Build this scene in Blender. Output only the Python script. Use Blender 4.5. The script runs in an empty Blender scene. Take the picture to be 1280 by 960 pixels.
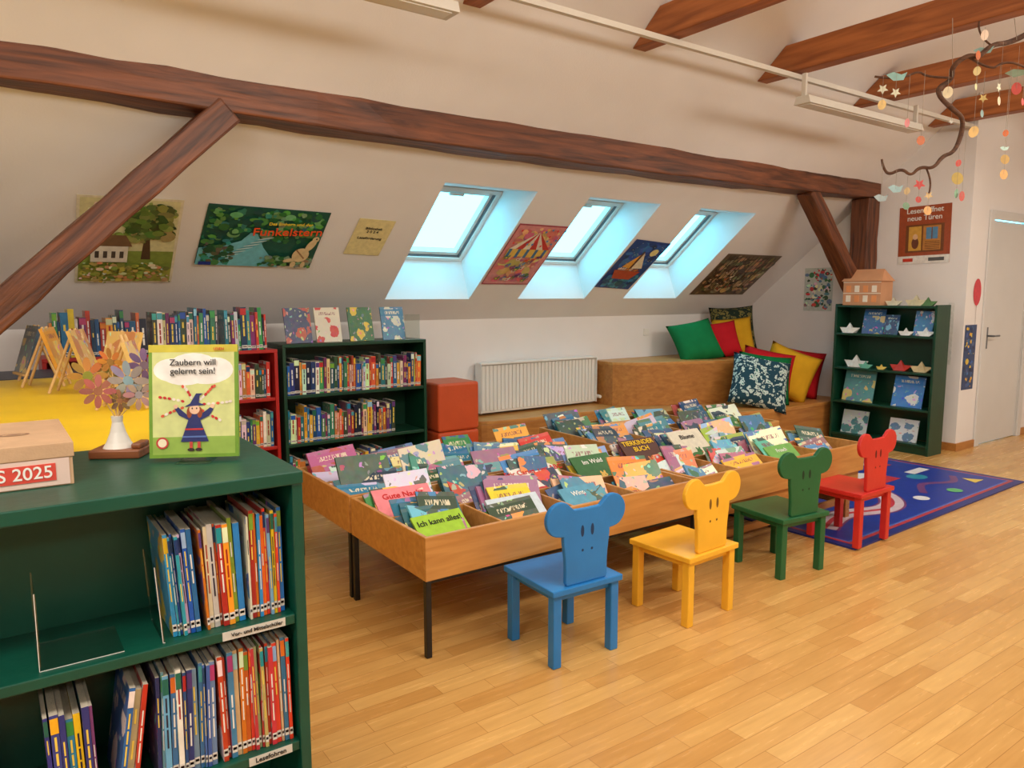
import bpy, math, random
from mathutils import Matrix, Vector
R=math.radians
def S(r,g,b):
    f=lambda c:(c/255/12.92) if c/255<=.04045 else ((c/255+.055)/1.055)**2.4
    return (f(r),f(g),f(b))
# ---------------------------------------------------------------- materials
def newmat(name,rough=.5,spec=.5):
    m=bpy.data.materials.new(name); m.use_nodes=True
    n=m.node_tree.nodes; l=m.node_tree.links; b=n['Principled BSDF']
    b.inputs['Roughness'].default_value=rough
    b.inputs['Specular IOR Level'].default_value=spec
    return m,n,l,b
def ramp(n,stops):
    r=n.new('ShaderNodeValToRGB'); e=r.color_ramp.elements
    while len(e)<len(stops): e.new(.5)
    for i,(p,c) in enumerate(stops):
        e[i].position=p; e[i].color=(*c,1)
    return r
def paint(name,col,rough=.5,var=.08,scale=6,bump=.05,bscale=60,spec=.5):
    m,n,l,b=newmat(name,rough,spec)
    tc=n.new('ShaderNodeTexCoord'); no=n.new('ShaderNodeTexNoise'); no.inputs['Scale'].default_value=scale
    l.new(tc.outputs['Object'],no.inputs['Vector'])
    r=ramp(n,[(.3,tuple(c*(1-var) for c in col)),(.7,tuple(min(1,c*(1+var)) for c in col))])
    l.new(no.outputs['Fac'],r.inputs['Fac']); l.new(r.outputs['Color'],b.inputs['Base Color'])
    if bump:
        n2=n.new('ShaderNodeTexNoise'); n2.inputs['Scale'].default_value=bscale; l.new(tc.outputs['Object'],n2.inputs['Vector'])
        bp=n.new('ShaderNodeBump'); bp.inputs['Strength'].default_value=bump; bp.inputs['Distance'].default_value=.01
        l.new(n2.outputs['Fac'],bp.inputs['Height']); l.new(bp.outputs['Normal'],b.inputs['Normal'])
    return m
def wood(name,c1,c2,rough=.45,stretch=(1,12,12),scale=2.5,bump=.15,spec=.5):
    m,n,l,b=newmat(name,rough,spec)
    tc=n.new('ShaderNodeTexCoord'); mp=n.new('ShaderNodeMapping'); mp.inputs['Scale'].default_value=stretch
    no=n.new('ShaderNodeTexNoise'); no.inputs['Scale'].default_value=scale; no.inputs['Detail'].default_value=8; no.inputs['Distortion'].default_value=.6
    l.new(tc.outputs['Object'],mp.inputs['Vector']); l.new(mp.outputs['Vector'],no.inputs['Vector'])
    r=ramp(n,[(.3,c1),(.7,c2)]); l.new(no.outputs['Fac'],r.inputs['Fac']); l.new(r.outputs['Color'],b.inputs['Base Color'])
    bp=n.new('ShaderNodeBump'); bp.inputs['Strength'].default_value=bump; bp.inputs['Distance'].default_value=.01
    l.new(no.outputs['Fac'],bp.inputs['Height']); l.new(bp.outputs['Normal'],b.inputs['Normal'])
    return m
def attrmat(name,rough=.5,noise=.12,nscale=25):
    m,n,l,b=newmat(name,rough)
    a=n.new('ShaderNodeAttribute'); a.attribute_name='Col'
    tc=n.new('ShaderNodeTexCoord'); no=n.new('ShaderNodeTexNoise'); no.inputs['Scale'].default_value=nscale
    l.new(tc.outputs['Object'],no.inputs['Vector'])
    r=ramp(n,[(.3,(1-noise*1.5,)*3),(.7,(1+noise*.3,)*3)]); l.new(no.outputs['Fac'],r.inputs['Fac'])
    mx=n.new('ShaderNodeMix'); mx.data_type='RGBA'; mx.blend_type='MULTIPLY'; mx.inputs[0].default_value=1
    l.new(a.outputs['Color'],mx.inputs[6]); l.new(r.outputs['Color'],mx.inputs[7]); l.new(mx.outputs[2],b.inputs['Base Color'])
    return m
def covermat():
    m,n,l,b=newmat('book_cover',.3)
    a=n.new('ShaderNodeAttribute'); a.attribute_name='Col'
    a2=n.new('ShaderNodeAttribute'); a2.attribute_name='Col2'
    uv=n.new('ShaderNodeUVMap'); uv.uv_map='UVMap'
    sc=n.new('ShaderNodeVectorMath'); sc.operation='SCALE'; sc.inputs['Scale'].default_value=31.7; l.new(a2.outputs['Vector'],sc.inputs[0])
    ad=n.new('ShaderNodeVectorMath'); ad.operation='ADD'; l.new(uv.outputs['UV'],ad.inputs[0]); l.new(sc.outputs['Vector'],ad.inputs[1])
    nw=n.new('ShaderNodeTexNoise'); nw.inputs['Scale'].default_value=5; l.new(ad.outputs['Vector'],nw.inputs['Vector'])
    ws=n.new('ShaderNodeVectorMath'); ws.operation='SCALE'; ws.inputs['Scale'].default_value=.28; l.new(nw.outputs['Color'],ws.inputs[0])
    aw=n.new('ShaderNodeVectorMath'); aw.operation='ADD'; l.new(ad.outputs['Vector'],aw.inputs[0]); l.new(ws.outputs['Vector'],aw.inputs[1])
    vo=n.new('ShaderNodeTexVoronoi'); vo.inputs['Scale'].default_value=2.2; l.new(aw.outputs['Vector'],vo.inputs['Vector'])
    vo2=n.new('ShaderNodeTexVoronoi'); vo2.inputs['Scale'].default_value=6; l.new(aw.outputs['Vector'],vo2.inputs['Vector'])
    def M(op,x,y):
        q=n.new('ShaderNodeMath'); q.operation=op
        for i,k in enumerate((x,y)):
            if isinstance(k,(int,float)): q.inputs[i].default_value=k
            else: l.new(k,q.inputs[i])
        return q.outputs[0]
    def mix(f,x,y):
        q=n.new('ShaderNodeMix'); q.data_type='RGBA'
        if isinstance(f,float): q.inputs[0].default_value=f
        else: l.new(f,q.inputs[0])
        for i,k in ((6,x),(7,y)):
            if isinstance(k,tuple): q.inputs[i].default_value=k
            else: l.new(k,q.inputs[i])
        return q.outputs[2]
    sx=n.new('ShaderNodeSeparateXYZ'); l.new(uv.outputs['UV'],sx.inputs[0])
    c=mix(M('LESS_THAN',vo.outputs['Distance'],.40),a.outputs['Color'],a2.outputs['Color'])
    c=mix(M('MULTIPLY',M('LESS_THAN',vo2.outputs['Distance'],.25),.7),c,vo2.outputs['Color'])
    no=n.new('ShaderNodeTexNoise'); no.inputs['Scale'].default_value=7; l.new(ad.outputs['Vector'],no.inputs['Vector'])
    c=mix(.12,c,no.outputs['Color'])
    sa=n.new('ShaderNodeSeparateXYZ'); l.new(sc.outputs['Vector'],sa.inputs[0])
    has=M('GREATER_THAN',M('FRACT',sa.outputs['X'],0),.35)
    band=M('MULTIPLY',M('MULTIPLY',M('GREATER_THAN',sx.outputs['Y'],.72),M('LESS_THAN',sx.outputs['Y'],.93)),has)
    c=mix(M('MULTIPLY',band,.9),c,a.outputs['Color'])
    mp=n.new('ShaderNodeVectorMath'); mp.operation='MULTIPLY'; mp.inputs[1].default_value=(38,12,1); l.new(ad.outputs['Vector'],mp.inputs[0])
    n2=n.new('ShaderNodeTexNoise'); n2.inputs['Scale'].default_value=1; n2.inputs['Detail'].default_value=0; l.new(mp.outputs['Vector'],n2.inputs['Vector'])
    t=M('MULTIPLY',M('GREATER_THAN',sx.outputs['Y'],.78),M('LESS_THAN',sx.outputs['Y'],.87))
    t=M('MULTIPLY',t,M('LESS_THAN',M('ABSOLUTE',M('SUBTRACT',sx.outputs['X'],.5),0),.32))
    t=M('MULTIPLY',M('MULTIPLY',t,has),M('GREATER_THAN',n2.outputs['Fac'],.5))
    bw=n.new('ShaderNodeRGBToBW'); l.new(a.outputs['Color'],bw.inputs[0])
    ink=mix(M('GREATER_THAN',bw.outputs[0],.32),(.9,.82,.6,1),(.25,.04,.08,1))
    c=mix(M('MULTIPLY',t,.75),c,ink)
    l.new(c,b.inputs['Base Color'])
    return m
COVER=covermat()
PLAIN=attrmat('book_spine',.35)
PAGE=paint('book_pages',S(195,186,168),.8,.06,80,.1,200)
PRINT=attrmat('printed_paper',.4,.10,30)
WALL=paint('wall_plaster',S(234,231,229),.85,.02,3,.08,90,.2)
GREEN=paint('green_lacquer',S(6,76,60),.38,.10,9,.08,30)
DGREEN=paint('dark_green_lacquer',S(8,60,40),.4,.1,9,.05,30)
RED=paint('red_lacquer',S(175,30,25),.4,.08,9,.05,30)
YEL=paint('yellow_laminate',S(242,204,16),.4,.05,5,.02,30)
NAVY=paint('navy_laminate',S(30,45,75),.4,.08,5,.02,30)
BEECH=wood('beech_ply',S(184,124,60),S(208,150,82),.4,(1,10,10),3,.05)
BEECHD=wood('beech_ply_dark',S(166,106,50),S(192,132,66),.4,(1,10,10),3,.05)
PINE=wood('light_pine',S(205,165,105),S(225,190,135),.5,(2,10,10),3,.05)
BEAM=wood('old_beam',S(60,30,16),S(130,74,42),.5,(1,14,14),2.2,.6)
COLLAR=wood('stained_rafter',S(132,72,32),S(178,106,54),.5,(1,12,12),2.5,.3)
BLACK=paint('black_metal',S(22,22,24),.4)
WHITE=paint('white_enamel',S(232,230,224),.35,.02,4,0)
DOORM=paint('door_white',S(214,214,212),.4,.02,4,0)
LAMPW=paint('lamp_housing',S(215,210,198),.4,.02,4,0)
GREYM=paint('grey_aluminium',S(95,100,106),.35,.05)
CARD=paint('cardboard',S(200,165,130),.8,.06,20,.1,120)
STR=paint('string',S(160,150,135),.8)
BARK=wood('branch_bark',S(62,38,26),S(110,75,52),.8,(6,20,20),3,.6)
def textm(name,col): return paint(name,col,.5,.02,5,0)
TK=textm('ink_black',S(25,25,28)); TR=textm('ink_red',S(200,30,30)); TW=textm('ink_white',S(240,240,235)); TY=textm('ink_yellow',S(245,205,40)); TO=textm('ink_orange',S(245,85,30))
def glass(name,alpha,tint):
    m=bpy.data.materials.new(name); m.use_nodes=True; n=m.node_tree.nodes; l=m.node_tree.links; n.clear()
    o=n.new('ShaderNodeOutputMaterial'); mx=n.new('ShaderNodeMixShader'); t=n.new('ShaderNodeBsdfTransparent'); g=n.new('ShaderNodeBsdfGlossy')
    t.inputs['Color'].default_value=(*tint,1); g.inputs['Roughness'].default_value=.05
    mx.inputs[0].default_value=alpha; l.new(t.outputs[0],mx.inputs[1]); l.new(g.outputs[0],mx.inputs[2]); l.new(mx.outputs[0],o.inputs[0])
    return m
GLASS=glass('window_glass',.04,(.98,1,1)); ACRYL=glass('clear_acrylic',.16,(.86,.92,.9))
def floormat():
    m,n,l,b=newmat('parquet_floor',.3,.4)
    tc=n.new('ShaderNodeTexCoord'); br=n.new('ShaderNodeTexBrick')
    br.offset=.37; br.inputs['Scale'].default_value=1; br.inputs['Mortar Size'].default_value=.0012; br.inputs['Mortar Smooth'].default_value=.3
    br.inputs['Brick Width'].default_value=.47; br.inputs['Row Height'].default_value=.072; br.inputs['Bias'].default_value=0
    br.inputs['Color1'].default_value=(*S(200,150,84),1); br.inputs['Color2'].default_value=(*S(220,176,108),1); br.inputs['Mortar'].default_value=(*S(168,120,64),1)
    l.new(tc.outputs['Object'],br.inputs['Vector'])
    mp=n.new('ShaderNodeMapping'); mp.inputs['Scale'].default_value=(2,22,1); l.new(tc.outputs['Object'],mp.inputs['Vector'])
    no=n.new('ShaderNodeTexNoise'); no.inputs['Scale'].default_value=2.2; no.inputs['Detail'].default_value=7; l.new(mp.outputs['Vector'],no.inputs['Vector'])
    r=ramp(n,[(.25,(.86,.83,.78)),(.75,(1.05,1.04,1.02))]); l.new(no.outputs['Fac'],r.inputs['Fac'])
    mx=n.new('ShaderNodeMix'); mx.data_type='RGBA'; mx.blend_type='MULTIPLY'; mx.inputs[0].default_value=1
    l.new(br.outputs['Color'],mx.inputs[6]); l.new(r.outputs['Color'],mx.inputs[7]); l.new(mx.outputs[2],b.inputs['Base Color'])
    r2=ramp(n,[(.3,(.18,)*3),(.7,(.30,)*3)]); l.new(no.outputs['Fac'],r2.inputs['Fac']); l.new(r2.outputs['Color'],b.inputs['Roughness'])
    return m
FLOORM=floormat()
# ---------------------------------------------------------------- mesh builder
class MB:
    def __init__(s): s.v=[];s.f=[];s.fm=[];s.c=[];s.c2=[];s.uv=[];s.sm=[];s.mats=[];s.M=Matrix();s.z=0;s.dz=.00005
    def mi(s,m):
        if m not in s.mats: s.mats.append(m)
        return s.mats.index(m)
    def add(s,vs,fs,m,col=(1,1,1),uvs=None,col2=(1,1,1),smooth=False):
        o=len(s.v); s.v+=[s.M@Vector(p) for p in vs]
        for k,f in enumerate(fs):
            s.f.append([o+i for i in f]); s.fm.append(s.mi(m[k] if isinstance(m,(list,tuple)) else m))
            s.c.append(col[k] if isinstance(col,list) else col); s.c2.append(col2)
            s.uv.append(uvs[k] if uvs else [(0,0),(1,0),(1,1),(0,1)] if len(f)==4 else [(0,0)]*len(f)); s.sm.append(smooth)
    def box(s,x0,y0,z0,x1,y1,z1,m,col=(1,1,1),col2=(1,1,1)):
        vs=[(x0,y0,z0),(x1,y0,z0),(x1,y1,z0),(x0,y1,z0),(x0,y0,z1),(x1,y0,z1),(x1,y1,z1),(x0,y1,z1)]
        s.add(vs,[(0,3,2,1),(4,5,6,7),(0,1,5,4),(1,2,6,5),(2,3,7,6),(3,0,4,7)],m,col,None,col2)
    def prism(s,pts,z0,z1,m,col=(1,1,1)):
        n=len(pts); vs=[(x,y,z0) for x,y in pts]+[(x,y,z1) for x,y in pts]
        s.add(vs,[tuple(reversed(range(n))),tuple(range(n,2*n))]+[(i,(i+1)%n,n+(i+1)%n,n+i) for i in range(n)],m,col)
    def cyl(s,p0,p1,r0,r1,m,col=(1,1,1),n=14,smooth=True):
        p0=Vector(p0);p1=Vector(p1);d=(p1-p0).normalized(); a=d.orthogonal().normalized(); b=d.cross(a)
        vs=[]
        for p,r in ((p0,r0),(p1,r1)):
            for i in range(n):
                t=2*math.pi*i/n; vs.append(p+a*math.cos(t)*r+b*math.sin(t)*r)
        s.add(vs,[(i,(i+1)%n,n+(i+1)%n,n+i) for i in range(n)],m,col,None,(1,1,1),smooth)
        s.add(vs,[tuple(reversed(range(n))),tuple(range(n,2*n))],m,col)
    def poly(s,pts,col,m=None):
        s.z+=s.dz; s.add([(x,y,s.z) for x,y in pts],[tuple(range(len(pts)))],m or PRINT,col)
    def rect(s,x0,y0,x1,y1,col,m=None): s.poly([(x0,y0),(x1,y0),(x1,y1),(x0,y1)],col,m)
    def ell(s,cx,cy,rx,ry,col,rot=0,n=20,m=None):
        c,q=math.cos(rot),math.sin(rot)
        s.poly([(cx+rx*math.cos(t)*c-ry*math.sin(t)*q,cy+rx*math.cos(t)*q+ry*math.sin(t)*c) for t in [2*math.pi*i/n for i in range(n)]],col,m)
    def finish(s,name,mat=None,bevel=0,parent=None,seg=2):
        me=bpy.data.meshes.new(name); me.from_pydata([tuple(v) for v in s.v],[],s.f)
        for m in s.mats: me.materials.append(m)
        ca=me.color_attributes.new('Col','FLOAT_COLOR','CORNER'); cb=me.color_attributes.new('Col2','FLOAT_COLOR','CORNER'); ul=me.uv_layers.new(name='UVMap')
        for p in me.polygons:
            p.material_index=s.fm[p.index]; p.use_smooth=s.sm[p.index]
            for k,li in enumerate(p.loop_indices):
                ca.data[li].color=(*s.c[p.index],1); cb.data[li].color=(*s.c2[p.index],1); ul.data[li].uv=s.uv[p.index][k]
        o=bpy.data.objects.new(name,me); bpy.context.scene.collection.objects.link(o)
        if mat is not None: o.matrix_world=mat
        if parent: o.parent=parent
        if bevel:
            b=o.modifiers.new('bevel','BEVEL'); b.width=bevel; b.segments=seg; b.limit_method='ANGLE'; b.angle_limit=R(40)
        return o
def T(x,y,z): return Matrix.Translation((x,y,z))
def Rot(a,ax): return Matrix.Rotation(R(a),4,ax)
def frame(c,right,up):
    r=Vector(right).normalized(); u=Vector(up).normalized(); n=r.cross(u)
    return Matrix(((r.x,u.x,n.x,c[0]),(r.y,u.y,n.y,c[1]),(r.z,u.z,n.z,c[2]),(0,0,0,1)))
def text(body,size,M,mat,name,parent,align='CENTER',ext=.0006,space=1):
    cu=bpy.data.curves.new(name,'FONT'); cu.body=body; cu.size=size; cu.align_x=align; cu.align_y='CENTER'; cu.extrude=ext; cu.space_character=space; cu.offset=size*.008
    cu.materials.append(mat); o=bpy.data.objects.new(name,cu); bpy.context.scene.collection.objects.link(o)
    o.parent=parent; o.matrix_local=M; return o
def empty(name,M=None):
    o=bpy.data.objects.new(name,None); bpy.context.scene.collection.objects.link(o)
    if M is not None: o.matrix_world=M
    return o
def cat(pts,k=8):
    out=[]
    P=[pts[0]]+list(pts)+[pts[-1]]
    for i in range(1,len(P)-2):
        for j in range(k):
            t=j/k; a,b,c,d=P[i-1],P[i],P[i+1],P[i+2]
            out.append(tuple(.5*((2*b[q])+(-a[q]+c[q])*t+(2*a[q]-5*b[q]+4*c[q]-d[q])*t*t+(-a[q]+3*b[q]-3*c[q]+d[q])*t**3) for q in range(len(a))))
    out.append(tuple(pts[-1])); return out
# ---------------------------------------------------------------- room shell
XE=7.05; YK=5.39; YD=3.05; X0=-2.6; Y0=-4.0; X1=10.2
ZK=1.19; K=.82
def sz(y): return ZK+K*(YK-y)
YR=1.6
mb=MB(); mb.box(X0-.1,Y0-.1,-.1,X1+.1,YK+.1,0,FLOORM); mb.finish('floor')
mb=MB(); mb.box(X0,YK,0,XE+.2,YK+.12,ZK,WALL); mb.finish('wall_knee')
WIN=[(2.5,3.25),(3.74,4.49),(4.97,5.70)]
YA,YB=4.26,5.18
mb=MB()
xs=[X0]+[a for w in WIN for a in w]+[XE]
for i in range(len(xs)-1):
    for (ya,yb) in ((YR,YA),(YA,YB),(YB,YK)):
        if ya==YA and i%2==1: continue
        mb.add([(xs[i],ya,sz(ya)),(xs[i+1],ya,sz(ya)),(xs[i+1],yb,sz(yb)),(xs[i],yb,sz(yb))],[(0,1,2,3)],WALL)
mb.add([(XE,YR,sz(YR)),(X1,YR,sz(YR)),(X1,YD,sz(YD)),(XE,YD,sz(YD))],[(0,1,2,3)],WALL)
O=[(4.70,2.17),(5.30,1.68)]
for a,b in WIN:
    i0=(YA,sz(YA)); i1=(YB,sz(YB)); o0,o1=O
    mb.add([(a,*i0),(b,*i0),(b,*o0),(a,*o0)],[(0,1,2,3)],WALL)
    mb.add([(a,*i1),(b,*i1),(b,*o1),(a,*o1)],[(3,2,1,0)],WALL)
    mb.add([(a,*i0),(a,*i1),(a,*o1),(a,*o0)],[(0,1,2,3)],WALL)
    mb.add([(b,*i0),(b,*i1),(b,*o1),(b,*o0)],[(3,2,1,0)],WALL)
mb.finish('ceiling_slope')
mb=MB(); ZT=sz(YR); mb.box(X0,Y0,ZT,X1,YR,ZT+.1,WALL); mb.finish('ceiling')
for k,(a,b) in enumerate(WIN):
    o0,o1=Vector((0,*O[0])),Vector((0,*O[1])); up=(o0-o1); L=up.length
    M=frame(((a+b)/2,(O[0][0]+O[1][0])/2,(O[0][1]+O[1][1])/2),(1,0,0),up)   # z = inward normal
    w=(b-a)/2; h=L/2; mb=MB()
    t=.035
    for (x0,y0,x1,y1) in ((-w,-h,-w+t,h),(w-t,-h,w,h),(-w+t,-h,w-t,-h+t),(-w+t,h-t,w-t,h)):
        mb.box(x0,y0,-.05,x1,y1,.015,WHITE)
    u=t+.006; t2=.035
    for (x0,y0,x1,y1) in ((-w+u,-h+u,-w+u+t2,h-u),(w-u-t2,-h+u,w-u,h-u),(-w+u,-h+u,w-u,-h+u+t2),(-w+u,h-u-t2,w-u,h-u)):
        mb.box(x0,y0,-.06,x1,y1,-.012,WHITE)
    mb.box(w-t-.012,-h+t,-.03,w-t,h-t,.004,GREYM)
    mb.box(-w+t,-h+t-.004,-.03,w-t,-h+t+.006,.004,GREYM)
    mb.box(-.06,h-t-.035,0,.06,h-t-.015,.02,WHITE)
    mb.finish('window_%d'%(k+1),M,.002)
    mb=MB(); mb.add([(-w+u,-h+u,-.04),(w-u,-h+u,-.04),(w-u,h-u,-.04),(-w+u,h-u,-.04)],[(0,1,2,3)],GLASS)
    gl=mb.finish('glass_pane'); gl.parent=bpy.data.objects['window_%d'%(k+1)]
def ywall(name,x,y0,y1,th):
    mb=MB()
    ys=[y0]+([YR] if y0<YR<y1 else [])+[y1]
    prof=[(y0,0),(y1,0)]+[(y,min(ZT,sz(y))) for y in reversed(ys)]
    vs=[(x,y,z) for y,z in prof]+[(x+th,y,z) for y,z in prof]; n=len(prof)
    mb.add(vs,[tuple(range(n)),tuple(reversed(range(n,2*n)))]+[(i,(i+1)%n,n+(i+1)%n,n+i) for i in range(n)],WALL)
    mb.finish(name)
ywall('wall_end',XE,YD+.1,YK,.1)
ywall('wall_left',X0-.1,Y0,YK,.1)
ywall('wall_far_right',X1,Y0,YD,.1)
mb=MB(); mb.box(X0,Y0-.1,0,X1,Y0,ZT,WALL); mb.finish('wall_back')
DX0,DX1,DH=7.44,8.34,2.1
mb=MB(); h=sz(YD)+.02
mb.box(XE,YD,0,DX0,YD+.1,h,WALL); mb.box(DX1,YD,0,X1,YD+.1,h,WALL); mb.box(DX0,YD,DH,DX1,YD+.1,h,WALL)
mb.finish('wall_door')
mb=MB()
mb.box(DX0-.05,YD-.02,0,DX0+.03,YD-.001,DH+.05,DOORM); mb.box(DX1-.03,YD-.02,0,DX1+.05,YD-.001,DH+.05,DOORM); mb.box(DX0+.03,YD-.02,DH-.03,DX1-.03,YD-.001,DH+.05,DOORM)
mb.box(DX0+.035,YD+.01,.005,DX1-.035,YD+.05,DH-.035,DOORM); mb.box(DX0+.001,YD,0,DX0+.034,YD+.06,DH-.001,DOORM); mb.box(DX1-.034,YD,0,DX1-.001,YD+.06,DH-.001,DOORM)
mb.cyl((DX0+.1,YD+.01,1.02),(DX0+.1,YD-.05,1.02),.009,.009,GREYM); mb.cyl((DX0+.1,YD-.05,1.02),(DX0+.22,YD-.05,1.02),.009,.009,GREYM)
mb.box(DX0+.08,YD+.004,.9,DX0+.12,YD+.012,1.1,GREYM)
mb.finish('door_1',None,.004)
mb=MB(); mb.box(XE-.015,YD,0,XE,3.84,.07,BEECHD); mb.finish('baseboard_end')
mb=MB(); mb.box(XE-.015,YD-.015,0,DX0-.05,YD,.07,BEECHD); mb.box(DX1+.05,YD-.015,0,X1,YD,.07,BEECHD); mb.finish('baseboard_door')
# ---------------------------------------------------------------- timber
def beam(name,p0,p1,w,h,mat,sag=0,wob=.006,seg=24,seed=1,upv=(0,0,1)):
    rng=random.Random(seed); p0=Vector(p0);p1=Vector(p1); d=p1-p0; L=d.length; d.normalize()
    up=Vector(upv); side=up.cross(d).normalized(); up=d.cross(side)
    M=Matrix(((d.x,side.x,up.x,p0.x),(d.y,side.y,up.y,p0.y),(d.z,side.z,up.z,p0.z),(0,0,0,1)))
    vs=[];fs=[]
    for i in range(seg+1):
        t=i/seg; x=L*t; z=-sag*4*t*(1-t)
        for (sy,q) in ((-1,-1),(1,-1),(1,1),(-1,1)):
            vs.append((x,sy*w/2+rng.uniform(-wob,wob),q*h/2+z+rng.uniform(-wob,wob)))
    for i in range(seg):
        o=4*i
        for k in range(4): fs.append((o+k,o+(k+1)%4,o+4+(k+1)%4,o+4+k))
    fs+= [(3,2,1,0),tuple(4*seg+i for i in range(4))]
    mb=MB(); mb.add(vs,fs,mat); return mb.finish(name,M,.012)
beam('timber_purlin_beam',(X0,3.97,2.475),(XE,3.97,2.405),.22,.2,BEAM,.075,.008,40,2)
beam('timber_post',(6.94,3.95,0),(6.94,3.95,2.30),.19,.18,BEAM,0,.004,12,3,(0,1,0))
beam('timber_brace',(6.84,3.95,1.42),(5.98,3.95,2.31),.13,.15,BEAM,0,.004,10,4,(0,1,0))
beam('timber_brace',(-.75,3.94,.53),(1.06,3.94,2.30),.14,.17,BEAM,0,.005,14,5,(0,1,0))
beam('timber_post',(-.85,3.95,0),(-.85,3.95,2.29),.19,.18,BEAM,0,.004,12,6,(0,1,0))
for i in range(-2,8):
    x=3.32+1.185*(i-1)
    if x<X0+.1 or x>XE+2.6: continue
    z0,z1=2.85,3.03; ya=(ZK+K*YK-z0)/K; yb=(ZK+K*YK-z1)/K
    if x>XE: ya=yb=YD
    mb=MB(); L=Y0+.01
    M=frame((x,0,0),(0,-1,0),(0,0,1)) # local x = -Y
    P=[(-ya+.003,z0),(-L,z0),(-L,z1),(-yb+.003,z1)]
    mb.prism(P,-.055,.055,COLLAR); mb.finish('timber_collar_tie',M,.006)
# ---------------------------------------------------------------- lamps
mb=MB(); mb.box(X0,3.045,2.80,XE,3.075,2.83,LAMPW); mb.finish('ceiling_track_rail')
LC=(1,.92,.81)
def area(parent,sx,sy,e,loc,rx):
    li=bpy.data.lights.new('tube_and_fill_light','AREA'); li.shape='RECTANGLE'; li.size=sx; li.size_y=sy; li.energy=e; li.color=LC
    o=bpy.data.objects.new('tube_and_fill_light',li); bpy.context.scene.collection.objects.link(o); o.parent=parent; o.location=loc; o.rotation_euler=(R(rx),0,0)
def luminaire(x0,x1,y,z,up=0,down=0,tilt=0):
    e=empty('pendant_and_added_luminaire',T((x0+x1)/2,y,z)); w=(x1-x0)/2
    mb=MB()
    P=[(-.06,0),(.06,0),(.045,.05),(-.045,.05)]
    mb.M=frame((-w,0,0),(0,1,0),(0,0,1)); mb.prism(P,0,2*w,LAMPW)
    mb.M=Matrix()
    mb.box(-w+.03,-.04,-.004,w-.03,.04,0,WHITE)
    for sx in (-w+.02,w-.02): mb.box(sx-.01,-.015,.05,sx+.01,.015,.19,LAMPW)
    mb.finish('housing',None,.003,e)
    if up: area(e,2*w-.1,.5,up,(0,0,.50),180)  # upward fill light, added to brighten the ceiling and bounce onto the walls
    if down: area(e,2*w-.1,.35,down,(0,.08 if tilt else 0,-.03),tilt)
luminaire(.33,1.78,2.95,2.61,0,9)
luminaire(4.37,5.82,2.95,2.61,0,7)
for x in (-1,2.2,5.4): 
    luminaire(x-.75,x+.75,.6,2.61,36,33,38)  # unseen row added as fill, tilted to brighten the slope
    luminaire(x-.75,x+.75,-1.9,2.61,20,23,30)  # second unseen row, added behind the camera as fill
luminaire(8,9.4,.8,2.61,12,22)  # unseen fixture added as fill for the far right of the room
# ---------------------------------------------------------------- books
PAL=[S(*c) for c in [(30,90,170),(20,140,170),(235,230,215),(60,150,80),(200,40,40),(240,190,40),(20,60,110),(150,200,220),(230,120,40),(120,170,60),(90,60,130),(245,240,230),(70,170,180),(180,60,110),(30,110,90),(215,205,175)]]
def vary(c,rng,a=.2): return tuple(min(1,max(0,x*(1+rng.uniform(-a,a)))) for x in c)
def upright(mb,x0,x1,yf,z,hr,dr,rng,pal,lean=0,wr=(.010,.026),label=True):
    x=x0
    while True:
        w=rng.uniform(*wr)*rng.choice([.7,1,1,1.15])
        if x+w>x1: break
        h=rng.uniform(*hr); d=rng.uniform(*dr); c=vary(rng.choice(pal),rng,.3); c2=vary(rng.choice(PAL),rng)
        mb.M=T(x,yf+rng.uniform(0,.012),z+.001)@Rot(lean+rng.uniform(0,1.5),'Y')
        mb.box(0,0,0,w,d,h,[PLAIN,PAGE,PLAIN,COVER,PAGE,COVER],c,c2)
        q=-.0006
        def dec(u0,v0,u1,v1,col): mb.add([(w*u0,q,h*v0),(w*u1,q,h*v0),(w*u1,q,h*v1),(w*u0,q,h*v1)],[(0,1,2,3)],PLAIN,col)
        r=rng.random()
        if r<.5: dec(.02,.82,.98,.97,c2)
        tc=rng.choice([S(240,240,235),S(245,215,90)]) if sum(c)<1.3 else rng.choice([S(30,30,60),S(160,30,30)])
        o=rng.uniform(-.05,.05)
        for (a,b) in ((.30,.48),(.5,.62),(.64,.78)):
            if rng.random()<.8: dec(.36,a+o,.64,b+o,tc)
        if label: dec(.03,.05,.97,.12,S(230,228,222)); dec(.15,.075,.85,.10,S(200,40,40) if r<.6 else S(60,60,60))
        x+=w+.0012
    mb.M=Matrix()
def faced(mb,M,w,h,t,c,c2):
    o=mb.M; mb.M=o@M; mb.box(-w/2,0,0,w/2,t,h,[PLAIN,PAGE if t>.005 else PLAIN,COVER,PLAIN,PLAIN,PLAIN],c,c2); mb.M=o
def bookcase(name,x0,x1,y0,y1,zs,mat,th=.022):
    W=x1-x0; D=y1-y0; mb=MB(); top=zs[-1]
    mb.box(0,0,0,th,D,top-th,mat); mb.box(W-th,0,0,W,D,top-th,mat)
    mb.box(0,0,top-th,W,D,top,mat)
    for z in zs[:-1]: mb.box(th,.004,z-th,W-th,D-.01,z,mat)
    mb.box(th,.02,0,W-th,.035,zs[0]-th,mat)
    mb.box(th,D-.012,zs[0],W-th,D-.002,top-th,mat)
    return mb.finish(name,T(x0,y0,0),.003)
rng=random.Random(11)
GX0,GX1,GY0,GY1,GZ=-.75,.575,1.64,2.17,1.0
W=GX1-GX0
mb=MB()
mb.box(0,0,0,.025,.53,.97,GREEN); mb.box(W-.025,0,0,W,.53,.97,GREEN); mb.box(0,-.006,.97,W,.535,1.0,GREEN)
for z in (.09,.345,.66):
    mb.box(.025,.006,z-.024,W-.025,.525,z,GREEN)
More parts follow.
